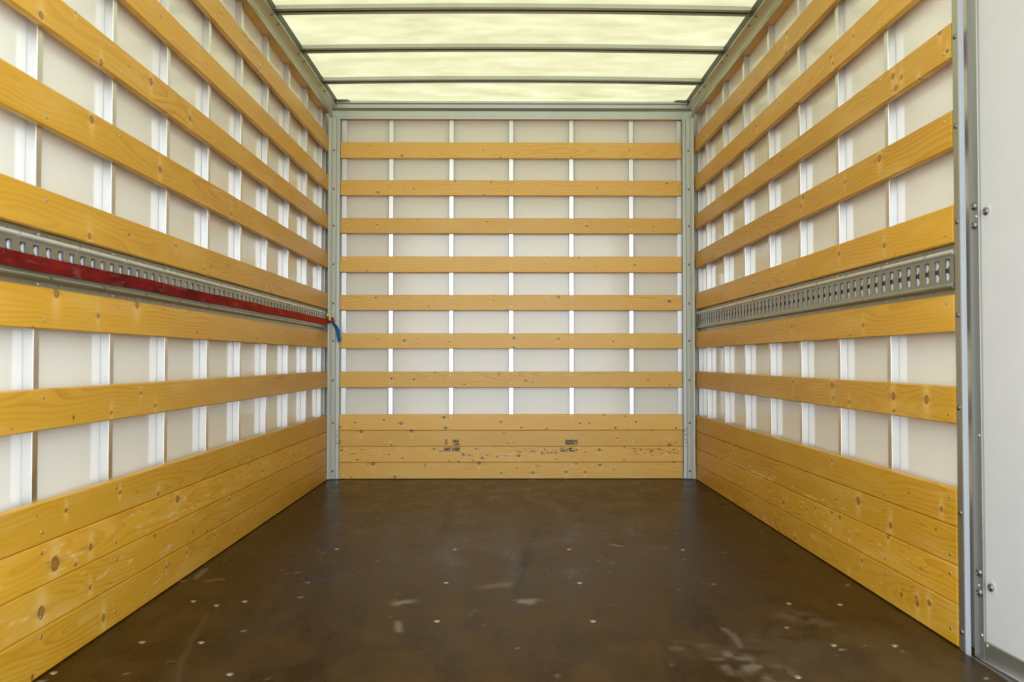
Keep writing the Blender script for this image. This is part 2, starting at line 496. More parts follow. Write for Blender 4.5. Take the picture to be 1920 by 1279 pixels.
KN_R = [(1475, 62, .009), (1473, 98, .010), (1674, 143, .010), (1690, 145, .008), (1680, 165, .010), (1649, 297, .012), (1506, 370, .010),
        (1501, 387, .008), (1722, 152, .008), (1658, 460, .009), (1573, 476, .009), (1560, 723, .013), (1675, 743, .013), (1737, 749, .013),
        (1484, 613, .008), (1618, 610, .008), (1609, 939, .014), (1670, 985, .010), (1762, 61, .008), (1442, 703, .007), (1377, 711, .007),
        (1319, 713, .007), (1592, 754, .007), (1486, 716, .006), (1563, 747, .008), (1676, 770, .006), (1401, 434, .007), (1400, 459, .006),
        (1320, 258, .008), (1386, 187, .007), (1368, 209, .006), (1400, 268, .007), (1515, 67, .006), (1440, 134, .006), (1492, 193, .006),
        (1561, 119, .006), (1557, 107, .005), (1600, 68, .006), (1467, 510, .006), (1413, 531, .006), (1484, 608, .005), (1382, 634, .007),
        (1345, 635, .007), (1308, 639, .006), (1354, 549, .005), (1328, 475, .006), (1332, 484, .006), (1776, 96, .006), (1592, 1080, .008),
        (1491, 1008, .008), (1420, 980, .008), (1720, 1130, .009), (1742, 1131, .009), (1718, 1120, .005), (1560, 961, .006), (1512, 955, .006),
        (1370, 845, .008), (1350, 925, .009), (1468, 942, .009), (1575, 970, .008), (1665, 1006, .008), (1765, 955, .008), (1400, 939, .008)]
def c7(L): return [(600 + x / 2.667, 700 + y / 2.667, r * 0.00112) for x, y, r in L]
def c53(L): return [(700 + x / 5.333, 520 + y / 5.333, r * 0.00058) for x, y, r in L]
def c3(L): return [(440 + x / 3, y / 3, r * 0.00085) for x, y, r in L]
KN_B = c7([(620, 220, 8), (404, 250, 9), (175, 246, 5), (320, 232, 5), (904, 243, 6), (628, 273, 9), (100, 270, 6), (1007, 271, 5), (1133, 277, 6),
           (1299, 250, 6), (1347, 250, 4), (1478, 272, 7), (1580, 243, 6), (1418, 209, 4), (1527, 216, 4), (1780, 273, 5), (1660, 284, 4),
           (205, 292, 9), (457, 289, 9), (1482, 325, 5), (1747, 358, 10), (920, 299, 3), (570, 379, 7), (782, 378, 5), (993, 413, 8), (812, 424, 8),
           (887, 418, 5), (1397, 383, 8), (187, 432, 5), (412, 424, 5), (693, 441, 5), (765, 436, 4), (643, 438, 4), (1183, 429, 4), (1521, 435, 4),
           (1770, 445, 4), (1660, 410, 3), (1521, 371, 4), (345, 407, 4), (264, 452, 11), (795, 449, 10), (1064, 497, 8), (1231, 493, 8), (1400, 458, 8),
           (1325, 494, 6), (374, 518, 8), (525, 455, 4), (525, 466, 4), (1089, 463, 4), (906, 500, 5), (1281, 452, 4), (1467, 481, 3), (158, 520, 4),
           (985, 476, 3), (358, 26, 6), (470, 30, 6), (722, 56, 5), (1030, 38, 4), (893, 5, 4), (1063, 44, 4)])
KN_B += c53([(25, 203, 10), (557, 292, 6), (1203, 231, 6), (1858, 203, 10), (1848, 190, 8), (310, 632, 15), (450, 613, 6), (45, 620, 7),
             (1408, 606, 15), (1850, 615, 12), (1403, 700, 10), (760, 646, 6), (245, 670, 5), (180, 1010, 9), (408, 1018, 10), (908, 1071, 9),
             (1250, 968, 7), (1413, 985, 5), (1520, 1028, 6), (615, 954, 6), (1590, 1050, 5)])
KN_B += c3([(940, 875, 9), (760, 820, 4), (1397, 846, 4), (1495, 885, 5), (805, 1082, 9), (1007, 1062, 6), (1240, 1017, 8), (1443, 1025, 5),
            (1400, 1095, 5), (803, 1265, 6), (1033, 1235, 4), (1422, 1248, 4)])
KN_B += [(1255, 565, .010), (1180, 281, .004), (1120, 352, .004), (1190, 497, .005), (1100, 424, .006), (1225, 425, .004), (1150, 640, .005), (1215, 712, .004), (1020, 495, .004)]

def side_u(frm, Y):
    """x along the wall frame at depth Y (the walls splay by a quarter of a degree)"""
    return (Y - 5.0) * (1 if frm is FL else -1)

def boards(frm, levels, u0, u1, mat, knots, studs_u, words, group, where, plank_from, seed, double_ends=False, scuffs=None, pales=None, dens=2.6):
    inv = [on(frm, x, y) for x, y, r in knots]
    rnd = random.Random(seed)
    made = []
    for i, (zt, zb) in enumerate(levels):
        L, H = u1 - u0, zt - zb
        uc, zc = (u0 + u1) / 2, (zt + zb) / 2
        kn = [(P.x - uc, P.z - zc, r) for P, (_, _, r) in zip(inv, knots) if zb - 0.006 < P.z < zt + 0.006]
        n_extra = int(dens * L)
        for _ in range(n_extra):
            ku, kv = rnd.uniform(-L / 2 + .03, L / 2 - .03), rnd.uniform(-H / 2, H / 2)
            if all(abs(ku - q[0]) > 0.07 for q in kn): kn.append((ku, kv, rnd.choice((.0026, .0034, .004, .005, .0065)) * (1.0 if frm is not FB else 0.8)))
        sc = [(a - uc, b - uc, c - zc, d - zc, e, f) for a, b, c, d, e, f in (scuffs or []) if c < zt and d > zb]
        pl = [(a - uc, b - uc, c - zc, d - zc, e, f) for a, b, c, d, e, f in (pales or []) if c < zt and d > zb]
        plank = i >= plank_from
        drop = None
        if i == 10 and frm is not FB:
            yl, yr = (frm @ Vector((u0, 0, 0))).y, (frm @ Vector((u1, 0, 0))).y
            drop = (floor_z(yl) + 0.0012 - zb, floor_z(yr) + 0.0012 - zb)
        me = board_mesh('pine_board', L, H, 0.018, kn, sc, pl, ch=0.0028 if plank else 0.0030, drop=drop)
        o = link('pine_board', me, mat, frm @ T(uc, 0, zc))
        tag(o, words[i], 'board', group + (' planks at the bottom' if plank else ' slats'))
        for j, su in enumerate(studs_u):
            ends = double_ends and j in (0, len(studs_u) - 1)
            zs = (0.028, -0.030) if ends else ((0.026,) if (j + (i if not double_ends else 0)) % 2 == 0 else (-0.024,))
            for dz in zs:
                if u0 + 0.01 < su < u1 - 0.008:
                    fasten('screw', SCREW, o, su - uc + rnd.uniform(-.003, .003), -0.0002, dz + rnd.uniform(-.004, .004))
        made.append(o)
    return made

# ------------------------------------------------------------------ the shell: floor, walls, roof
YN, YF = 0.80, 5.0           # rear opening of the box, face of the front boards
def floor_z(Y): return -0.7165 - 0.0062 * (5.0 - Y)

# floor with its scuffs, tyre arcs and pale scrapes as point attributes
fx = np.linspace(-1.16, 1.15, 232); fy = np.linspace(YN, 5.02, 493)
gx, gy = np.meshgrid(fx, fy, indexing='ij')
gz = -0.7165 - 0.0062 * (5.0 - gy)
pale = np.zeros_like(gx); dirt = np.zeros_like(gx)
def stroke(arr, pts, width, amt, seed=0, pat=0.0):
    P = [on_floor(x, y) for x, y in pts]
    for a, b in zip(P, P[1:]):
        ax, ay, bx_, by_ = a.x, a.y, b.x, b.y
        l2 = (bx_ - ax) ** 2 + (by_ - ay) ** 2 + 1e-9
        t = np.clip(((gx - ax) * (bx_ - ax) + (gy - ay) * (by_ - ay)) / l2, 0, 1)
        d = np.hypot(gx - ax - t * (bx_ - ax), gy - ay - t * (by_ - ay))
        v = amt * np.clip(1.5 - d / width, 0, 1)
        if pat: v = v * np.clip((vnoise(gx * 40, gy * 40, seed) - pat) * 4, 0, 1)
        np.maximum(arr, v, out=arr)
def q7(*p): return [(600 + x / 2.667, 700 + y / 2.667) for x, y in p]
def q6(*p): return [(x / 2.67, 800 + y / 2.67) for x, y in p]
def q8(*p): return [(1280 + x / 2.67, 800 + y / 2.67) for x, y in p]
stroke(dirt, q7((1155, 740), (1090, 790), (1055, 860), (1020, 960), (995, 1050), (970, 1130)), 0.018, 0.75)
stroke(dirt, q7((1340, 790), (1430, 785), (1520, 770)), 0.014, 0.45)
stroke(dirt, q7((330, 590), (420, 605), (490, 625)), 0.03, 0.6)
stroke(dirt, q7((620, 640), (660, 660), (640, 720), (625, 790)), 0.015, 0.3)
stroke(dirt, q6((1040, 930), (960, 1060), (900, 1180), (880, 1279)), 0.012, 0.10)
stroke(pale, q7((1000, 1140), (1070, 1135)), 0.026, 0.42, 3, 0.35)
stroke(pale, q7((420, 1140), (480, 1150)), 0.035, 0.4, 4, 0.45)
stroke(pale, q7((388, 1235), (396, 1279)), 0.008, 0.35)
stroke(pale, q7((840, 1060), (930, 1055)), 0.03, 0.18, 5, 0.3)
stroke(pale, q7((1460, 858), (1505, 866)), 0.010, 0.55)
stroke(pale, q7((1640, 872), (1750, 872)), 0.006, 0.3)
stroke(pale, q6((1045, 925), (955, 1070), (905, 1170), (885, 1279)), 0.006, 0.07)
stroke(pale, q6((1030, 710), (975, 760)), 0.008, 0.25)
stroke(pale, q6((1040, 770), (1110, 760)), 0.010, 0.18)
stroke(pale, q8((200, 1000), (260, 1040), (290, 1090)), 0.008, 0.22)
stroke(pale, q8((560, 940), (700, 990)), 0.05, 0.10, 6, 0.3)
stroke(pale, q8((250, 1150), (330, 1200), (420, 1215)), 0.06, 0.28, 7, 0.55)
stroke(pale, q8((400, 1110), (560, 1090), (700, 1130), (560, 1170)), 0.12, 0.06, 8, 0.2)
stroke(pale, q8((800, 1190), (1000, 1090), (1200, 1150), (1300, 1240)), 0.14, 0.055, 9, 0.0)
stroke(pale, q8((0, 1090), (150, 1110), (290, 1200)), 0.04, 0.12, 10, 0.45)
stroke(dirt, q8((700, 1190), (820, 1160), (860, 1120)), 0.05, 0.5)
for (x, y) in q7((1393, 939), (1822, 931), (13, 900), (465, 734), (1780, 803), (518, 570), (1465, 948), (203, 748), (415, 743), (708, 750), (1168, 648), (287, 938)) \
        + q6((1430, 735), (1490, 728), (1410, 716), (1543, 778), (1503, 848), (1220, 1013), (915, 770), (205, 1258)) + q8((155, 785), (208, 630), (5, 665), (520, 997), (390, 530), (830, 790), (800, 1104), (1520, 1244)):
    P = on_floor(x, y)
    np.maximum(pale, 0.85 * np.clip(1.6 - np.hypot(gx - P.x, gy - P.y) / 0.0055, 0, 1), out=pale)
rs = np.random.RandomState(4)
for _ in range(90):
    X, Y = rs.uniform(-1.05, 1.12), rs.uniform(1.5, 4.95)
    np.maximum(pale, rs.uniform(.15, .5) * np.clip(1.5 - np.hypot(gx - X, gy - Y) / 0.005, 0, 1), out=pale)
idx = np.arange(gx.size).reshape(gx.shape)
fv = np.stack([gx, gy, gz], -1).reshape(-1, 3)
ff = np.stack([idx[:-1, :-1], idx[1:, :-1], idx[1:, 1:], idx[:-1, 1:]], -1).reshape(-1, 4)
nV = len(fv)
loop = list(idx[:, 0]) + list(idx[-1, 1:]) + list(idx[-2::-1, -1]) + list(idx[0, -2:0:-1])
low = fv[loop].copy(); low[:, 2] -= 0.03
fl = ff.tolist()
k = len(loop)
for i in range(k): fl.append([int(loop[(i + 1) % k]), int(loop[i]), nV + i, nV + (i + 1) % k])
fl.append([nV + i for i in range(k)])
tail = [(x, y, floor_z(y) + dz) for x in (1.1502, 1.24) for y in (2.092, 5.02) for dz in (-0.0004, -0.03)]
b0 = nV + k
fl += [[b0 + q for q in f] for f in ((0, 2, 3, 1), (4, 5, 7, 6), (0, 4, 6, 2), (1, 3, 7, 5), (0, 1, 5, 4), (2, 6, 7, 3))]
me = bpy.data.meshes.new('floor'); me.from_pydata(np.concatenate([fv, low, np.array(tail)]).tolist(), [], fl)
for nm, arr in (('pale', pale), ('dirt', dirt)):
    at = me.attributes.new(nm, 'FLOAT', 'POINT')
    at.data.foreach_set('value', np.concatenate([arr.reshape(-1), np.zeros(k + 8)]).astype(np.float32))
me.update()
floor = structure(link('floor', me, M['floor'], ID))
for (x, y) in q7((84, 881), (674, 882), (1245, 882), (1815, 884), (630, 1045), (1298, 1046), (585, 1232), (1366, 1232)) \
        + q6((968, 869), (1083, 889), (1225, 870), (1007, 1070), (1150, 1225), (712, 1068), (267, 1218)) \
        + q8((532, 880), (788, 885), (757, 1083), (1062, 1085), (578, 1238)):
    P = on_floor(x, y)
    link('floor_bolt', FLOOR_BOLT, None, parent=floor, local=T(P.x, P.y, floor_z(P.y) + 0.0003) @ Matrix.Rotation(-math.pi / 2, 4, 'X'))

RZ = 1.580
def wall(name, frm, pieces):
    bm = bmesh.new()
    for (u0, u1, z0, z1) in pieces: add_box(bm, u0, u1, 0.043, 0.073, z0, z1)
    return structure(link(name, bm_mesh(bm, name), M['panel'], frm))
wall('wall_left', FL, [(side_u(FL, YN), 0.073, -0.775, RZ)])
wall('wall_back', FB, [(-1.109, 1.183, -0.775, RZ)])
wall('wall_right', FR, [(-0.073, side_u(FR, 2.095), -0.775, RZ), (side_u(FR, 1.08), side_u(FR, YN), -0.775, RZ), (side_u(FR, 2.095), side_u(FR, 1.08), 1.35, RZ)])

def arch(x): return 0.012 * (1 - ((x - 0.037) / 1.12) ** 2)
bm = bmesh.new()
xs = np.linspace(-1.15, 1.225, 25)
ys = (YN, 2.0, 3.5, 5.08)
rows = [[bm.verts.new((x, y, RZ + arch(x))) for x in xs] for y in ys]
for r0, r1 in zip(rows, rows[1:]):
    for i in range(len(xs) - 1): bm.faces.new((r0[i], r0[i + 1], r1[i + 1], r1[i]))
structure(link('ceiling', bm_mesh(bm, 'ceiling'), M['roof'], ID))

# ------------------------------------------------------------------ wall uprights
def stud_mesh(name, z0, z1, w=0.024):
    bm = bmesh.new(); add_box(bm, -w / 2, w / 2, 0.018, 0.043, z0, z1, 0.0009)
    return bm_mesh(bm, name)
STZ0, STZ1 = -0.716, 1.484
base_mesh = stud_mesh('metal_upright', 0.0, STZ1 - STZ0)
LS = [4.868 - 0.367 * i for i in range(9)]
RS = [4.758 - 0.375 * i for i in range(7)]
BS = [-0.697, -0.331, 0.032, 0.398, 0.762]
left_u = [side_u(FL, y) + 0.012 for y in LS]
right_u = [side_u(FR, y) - 0.012 for y in RS]
first_stud = None
def upright(frm, u, label, group, me=base_mesh):
    global first_stud
    o = link('metal_upright', me, M['alu'], frm @ T(u, 0, STZ0))
    return tag(o, label, 'wall upright', group)
for i, u in enumerate(left_u):
    lab = ['aluminium upright on left wall, first full one from the back corner'] + ['aluminium upright on left wall, %s from the back corner' % w for w in ordinal[1:8]] + ['aluminium upright on left wall, farthest from the back corner, near left edge']
    upright(FL, u, lab[i], 'uprights of the left wall')
for i, u in enumerate(right_u):
    lab = ['aluminium upright on right wall, first full one from the back corner'] + ['aluminium upright on right wall, %s from the back corner' % w for w in ordinal[1:6]] + ['aluminium upright on right wall, nearest the white side door']
    upright(FR, u, lab[i], 'uprights of the right wall')
upright(FL, -0.022, 'aluminium edge upright of left wall, a sliver tucked beside the left corner post', 'uprights of the left wall')
upright(FR, 0.022, 'aluminium edge upright of right wall, a sliver tucked beside the right corner post', 'uprights of the right wall')
labs = ['aluminium upright on back wall, first full one from left corner', 'aluminium upright on back wall, second from left corner', 'aluminium upright in the middle of the back wall', 'aluminium upright on back wall, second from right corner', 'aluminium upright on back wall, first full one from right corner']
STB1 = 1.462
back_stud = stud_mesh('metal_upright', 0.0, STB1 - STZ0, 0.0265)
for u, l in zip(BS, labs): upright(FB, u, l, 'uprights of the back wall', back_stud)
edge_stud = stud_mesh('metal_upright', 0.0, STB1 - STZ0, 0.030)
upright(FB, -0.982, 'aluminium edge upright of back wall, against left corner post', 'uprights of the back wall', edge_stud)
upright(FB, 1.058, 'aluminium edge upright of back wall, against right corner post', 'uprights of the back wall', edge_stud)

# ------------------------------------------------------------------ boards of the three walls
SIDE = [(1.349, 1.252), (1.112, 1.015), (0.876, 0.783), (0.647, 0.549), (0.401, 0.303), (0.170, 0.072), (-0.068, -0.165),
        (-0.331, -0.4275), (-0.4285, -0.5265), (-0.5275, -0.6245), (-0.6255, -0.7200)]
BACK = [(1.320, 1.222), (1.089, 0.995), (0.859, 0.765), (0.626, 0.529), (0.393, 0.299), (0.161, 0.068), (-0.071, -0.167),
        (-0.328, -0.4235), (-0.4245, -0.5195), (-0.5205, -0.6155), (-0.6165, -0.7150)]
def words(side):
    return ['long pine slat on %s wall, topmost, just below the roof rail' % side,
            'long pine slat on %s wall, second from the roof' % side,
            'long pine slat on %s wall, third from the roof' % side,
            'long pine slat on %s wall, fourth from the roof' % side,
            'long pine slat on %s wall directly above the slotted metal track' % side,
            'long pine slat on %s wall directly below the slotted metal track' % side,
            'long pine slat on %s wall, lowest single slat with gaps above and below' % side,
            'long pine plank on %s wall, uppermost of the four close-set bottom planks' % side,
            'scuffed long pine plank on %s wall, second of the four close-set bottom planks' % side,
            'scuffed long pine plank on %s wall, third of the four close-set bottom planks' % side,
            'long pine plank on %s wall, lowest, resting on the brown floor' % side]
wback = ['short pine slat across the back wall, topmost, below the grey header'] + \
        ['short pine slat across the back wall, %s from the top' % w for w in ordinal[1:6]] + \
        ['short pine slat across the back wall, lowest single slat above the planks',
         'pale knotty plank on back wall, uppermost of the four close-set planks',
         'pale plank on back wall with black scuffs, second of the four planks',
         'pale plank on back wall with black scuffs, third of the four planks',
         'pale knotty plank on back wall, lowest, resting on the brown floor']
def rect(frm, x0, x1, y0, y1, d, s):
    a, b = on(frm, x0, y1), on(frm, x1, y0)
    return (min(a.x, b.x), max(a.x, b.x), min(a.z, b.z), max(a.z, b.z), d, s)
R7 = lambda x0, x1, y0, y1, d, s: rect(FB, 600 + x0 / 2.667, 600 + x1 / 2.667, 700 + y0 / 2.667, 700 + y1 / 2.667, d, s)
SC_B = [R7(622, 640, 328, 358, .86, 1), R7(660, 702, 330, 362, .72, 2), R7(615, 705, 368, 392, .72, 3), R7(590, 640, 385, 396, .55, 4), R7(705, 760, 398, 415, .52, 5),
        R7(1222, 1292, 330, 360, .76, 6), R7(1195, 1292, 370, 395, .66, 7), R7(92, 112, 330, 356, .58, 8), R7(92, 120, 366, 392, .62, 9), R7(95, 300, 398, 412, .42, 10),
        R7(870, 905, 335, 350, .45, 11), R7(760, 780, 330, 358, .40, 12), R7(960, 1190, 374, 410, .36, 13), R7(720, 960, 398, 418, .36, 14), R7(120, 340, 372, 395, .33, 15),
        R7(1550, 1800, 372, 410, .38, 16), R7(1690, 1812, 340, 352, .42, 17), R7(925, 975, 346, 352, .8, 18), R7(760, 900, 268, 280, .38, 19)]
PL_B = [R7(800, 930, 420, 428, .6, 1), R7(700, 1100, 395, 425, .40, 2), R7(1500, 1800, 395, 425, .45, 3)]
PL_L = [(-3.3, -0.2, -0.52, -0.44, .30, 31), (-3.3, -0.2, -0.62, -0.535, .30, 32), (-2.6, -1.2, -0.52, -0.48, .40, 33), (-3.2, -1.0, -0.71, -0.66, .26, 35)]
PL_R = [(0.1, 2.2, -0.53, -0.49, .38, 41), (0.5, 1.4, -0.535, -0.51, .60, 42), (0.2, 2.8, -0.62, -0.54, .30, 43), (0.5, 2.8, -0.71, -0.64, .27, 45)]
SC_S = lambda s: [(-3.3 if s < 0 else .1, -.2 if s < 0 else 2.85, -0.52, -0.435, .20, 51), (-3.3 if s < 0 else .1, -.2 if s < 0 else 2.85, -0.622, -0.55, .24, 52), (-3.0 if s < 0 else .3, -.2 if s < 0 else 2.8, -0.70, -0.64, .18, 53)]
boards(FL, SIDE, side_u(FL, YN + 0.02), -0.022, M['pine_side'], KN_L, left_u, words('left'), 'left wall', 'left', 7, 11, scuffs=SC_S(-1), pales=PL_L, dens=2.2)
boards(FR, SIDE, 0.022, side_u(FR, 2.122), M['pine_side'], KN_R, right_u + [side_u(FR, 2.155)], words('right'), 'right wall', 'right', 7, 23, scuffs=SC_S(1), pales=PL_R, dens=2.6)
boards(FB, BACK, -1.002, 1.066, M['pine_back'], KN_B, [-0.978] + BS + [1.044], wback, 'back wall', 'back', 7, 37, True, SC_B, PL_B, dens=2.4)

# timber battens that close the wall tops under the roof rails
def batten(frm, u0, u1, z0, z1, label):
    o = link('timber_batten', box_mesh('timber_batten', -(u1 - u0) / 2, (u1 - u0) / 2, 0.0, 0.0425, 0, z1 - z0, 0.002), M['pine_side'], frm @ T((u0 + u1) / 2, 0, z0))
    tag(o, label, 'batten', 'battens under the roof rails')
batten(FL, side_u(FL, YN), -0.03, 1.4845, 1.53, 'orange timber batten peeping out under the left roof rail')
batten(FR, 0.03, side_u(FR, 2.13), 1.4845, 1.53, 'orange timber batten peeping out under the right roof rail')
batten(FB, -1.0, 1.07, 1.4625, 1.53, 'thin timber batten under the grey header of the back wall')

# ------------------------------------------------------------------ roof rails, header, bows
RAILP = [(-.010, 1.476), (-.010, 1.494), (-.014, 1.506), (-.022, 1.516), (-.034, 1.524), (-.0455, 1.530), (-.0455, 1.537), (-.0425, 1.540), (-.0425, 1.579),
         (-.039, 1.579), (-.039, 1.538), (-.033, 1.531), (-.020, 1.523), (-.010, 1.512), (-.006, 1.498), (-.006, 1.476)]
BOWY = [4.61, 4.135, 3.665]
def roof_rail(frm, u0, u1, label):
    uc = (u0 + u1) / 2
    o = link('roof_rail', prism_mesh('roof_rail', RAILP, [u0 - uc, u1 - uc]), M['rail'], frm @ T(uc, 0, 0))
    tag(o, label, 'roof rail', 'roof rails along the side walls')
    link('dark_strip', box_mesh('dark_strip', u0 - uc, u1 - uc, -.0445, -.0427, 1.5405, 1.5785), M['dark_recess'], parent=o, local=T(0, 0, 0))['label'] = 'dark strip between rail and roof'  # dark olive strip over the upright edge of the rail
    for Y in BOWY:
        for d in (-0.028, 0.075):
            u = side_u(frm, Y + d) - uc
            r = link('rivet', RIVET, None, parent=o, local=T(u, -0.037, 1.5262) @ Matrix.Rotation(math.radians(62), 4, 'X'))
    return o
roof_rail(FL, side_u(FL, YN), -0.004, 'olive-grey coved metal roof rail along the top of left wall')
roof_rail(FR, 0.004, side_u(FR, YN), 'olive-grey coved metal roof rail along the top of right wall')

HX0, HX1 = -1.052, 1.127
HP = [(0.0, 1.460), (-.003, 1.460), (-.003, 1.474), (0.0, 1.476), (0.0, 1.508), (-.006, 1.516), (-.022, 1.521), (-.022, 1.527), (-.016, 1.529), (-.016, 1.545), (-.030, 1.548), (-.030, 1.552), (-.022, 1.555), (-.022, 1.563), (.005, 1.563), (.005, 1.460)]
hxc = (HX0 + HX1) / 2
hd = link('header_rail', prism_mesh('header_rail', HP, [HX0 - hxc, HX1 - hxc]), M['post'], FB @ T(hxc, -0.006, 0))
tag(hd, 'pale grey metal header rail across the top of back wall', 'header rail')
for u in [-0.982] + BS + [1.058]: fasten('rivet', SMALL_RIVET, hd, u - hxc, -0.003, 1.467)

def bow(Y, label):
    # open hat section: near leg, bottom flange, hollow, far leg and lip
    z0, z1 = 1.5615, 1.5795
    prof = [(-.001, z0), (-.001, z1), (.002, z1), (.002, z0 + .003), (.020, z0 + .003), (.020, z1 - .001), (.050, z1 - .001), (.050, z0 + .002), (.066, z0 + .002), (.066, z0),
            (.046, z0), (.046, z1 - .004), (.023, z1 - .004), (.023, z0)]
    bm = bmesh.new()
    add_prism(bm, prof, np.linspace(-1.062, 1.062, 19), lift=lambda x: arch(x + 0.037))
    o = link('roof_bow', bm_mesh(bm, 'roof_bow'), M['bow'], T(0.037 - 0.0012 * (5 - Y), Y, ZC))
    tag(o, label, 'roof bow', 'metal bows under the translucent roof')
    bm = bmesh.new()  # dark insert that gives the hollow its shade by colour
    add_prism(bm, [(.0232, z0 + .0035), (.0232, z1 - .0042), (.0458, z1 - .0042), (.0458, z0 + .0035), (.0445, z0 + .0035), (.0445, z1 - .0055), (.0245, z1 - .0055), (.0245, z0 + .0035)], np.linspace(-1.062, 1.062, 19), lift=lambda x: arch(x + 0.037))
    link('channel_shade', bm_mesh(bm, 'channel_shade'), M['dark_recess'], parent=o, local=T(0, 0, 0))['label'] = 'painted shade inside the bow channel'
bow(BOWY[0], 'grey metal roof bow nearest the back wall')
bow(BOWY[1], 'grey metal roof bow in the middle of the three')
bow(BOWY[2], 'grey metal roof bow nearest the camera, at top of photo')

# small corner plates where the header meets the roof rails
def plate(x, sgn, label):
    bm = bmesh.new()
    pr = [(0, 0), (sgn * 0.082, 0), (sgn * 0.082, -0.010), (sgn * 0.070, -0.032), (0, -0.032)]
    add_prism(bm, pr if sgn > 0 else pr[::-1], [0.0, 0.003], axis='z')
    o = link('corner_plate', bm_mesh(bm, 'corner_plate'), M['alu_grey'], T(x, 4.978, ZC + 1.561))
    tag(o, label, 'bracket', 'corner plates under the roof')
    bm = bmesh.new(); add_box(bm, sgn * 0.012, sgn * 0.042, -0.02, -0.008, -0.006, 0.0, 0.001)
    link('brass_clip', bm_mesh(bm, 'brass_clip'), M['brass'], parent=o, local=T(0, 0, 0))
plate(-1.022, 1, 'small metal corner plate at the left end of the header')
plate(1.098, -1, 'small metal corner plate at the right end of the header')

# ------------------------------------------------------------------ corner posts
def corner_post(sgn, x0, label):
    """profile in plan: a ribbed face against the side boards, then a flat flange in front of the back boards' ends"""
    pl = [(0.000, -0.040), (0.006, -0.038), (0.016, -0.030), (0.018, -0.031), (0.021, -0.0275), (0.023, -0.0285), (0.041, -0.018), (0.043, -0.012), (0.0445, -0.014), (0.063, -0.012), (0.063, -0.009),
          (0.045, -0.006), (0.040, -0.006), (0.004, -0.030), (0.000, -0.030)]
    pl = [(sgn * a, b) for a, b in pl]
    if sgn < 0: pl = pl[::-1]
    bm = bmesh.new()
    H = 1.459 + 0.710
    zs = np.concatenate([np.linspace(0, 0.4, 5), [H]])
    add_prism(bm, pl, zs, axis='z')
    me = bm_mesh(bm, 'corner_post')
    at = me.attributes.new('dirt', 'FLOAT', 'POINT')
    at.data.foreach_set('value', np.array([1.0 if abs(v.co.x) > 0.043 else 0.0 for v in me.vertices], dtype=np.float32))
    o = link('corner_post', me, M['post_smear'], T(x0, 5.0, ZC - 0.710))
    tag(o, label, 'corner post', 'grey metal posts in the back corners')
    for zz in (1.263, 1.030, 0.807, 0.575, 0.340, 0.115, -0.122, -0.378, -0.664):
        link('rivet', RIVET, None, parent=o, local=T(sgn * 0.0285, -0.0255, zz + 0.710) @ Matrix.Rotation(math.radians(30 * sgn), 4, 'Z'))
    return o
corner_post(1, -1.065, 'pale grey metal corner post between left wall and back wall')
corner_post(-1, 1.132, 'pale grey metal corner post between right wall and back wall')

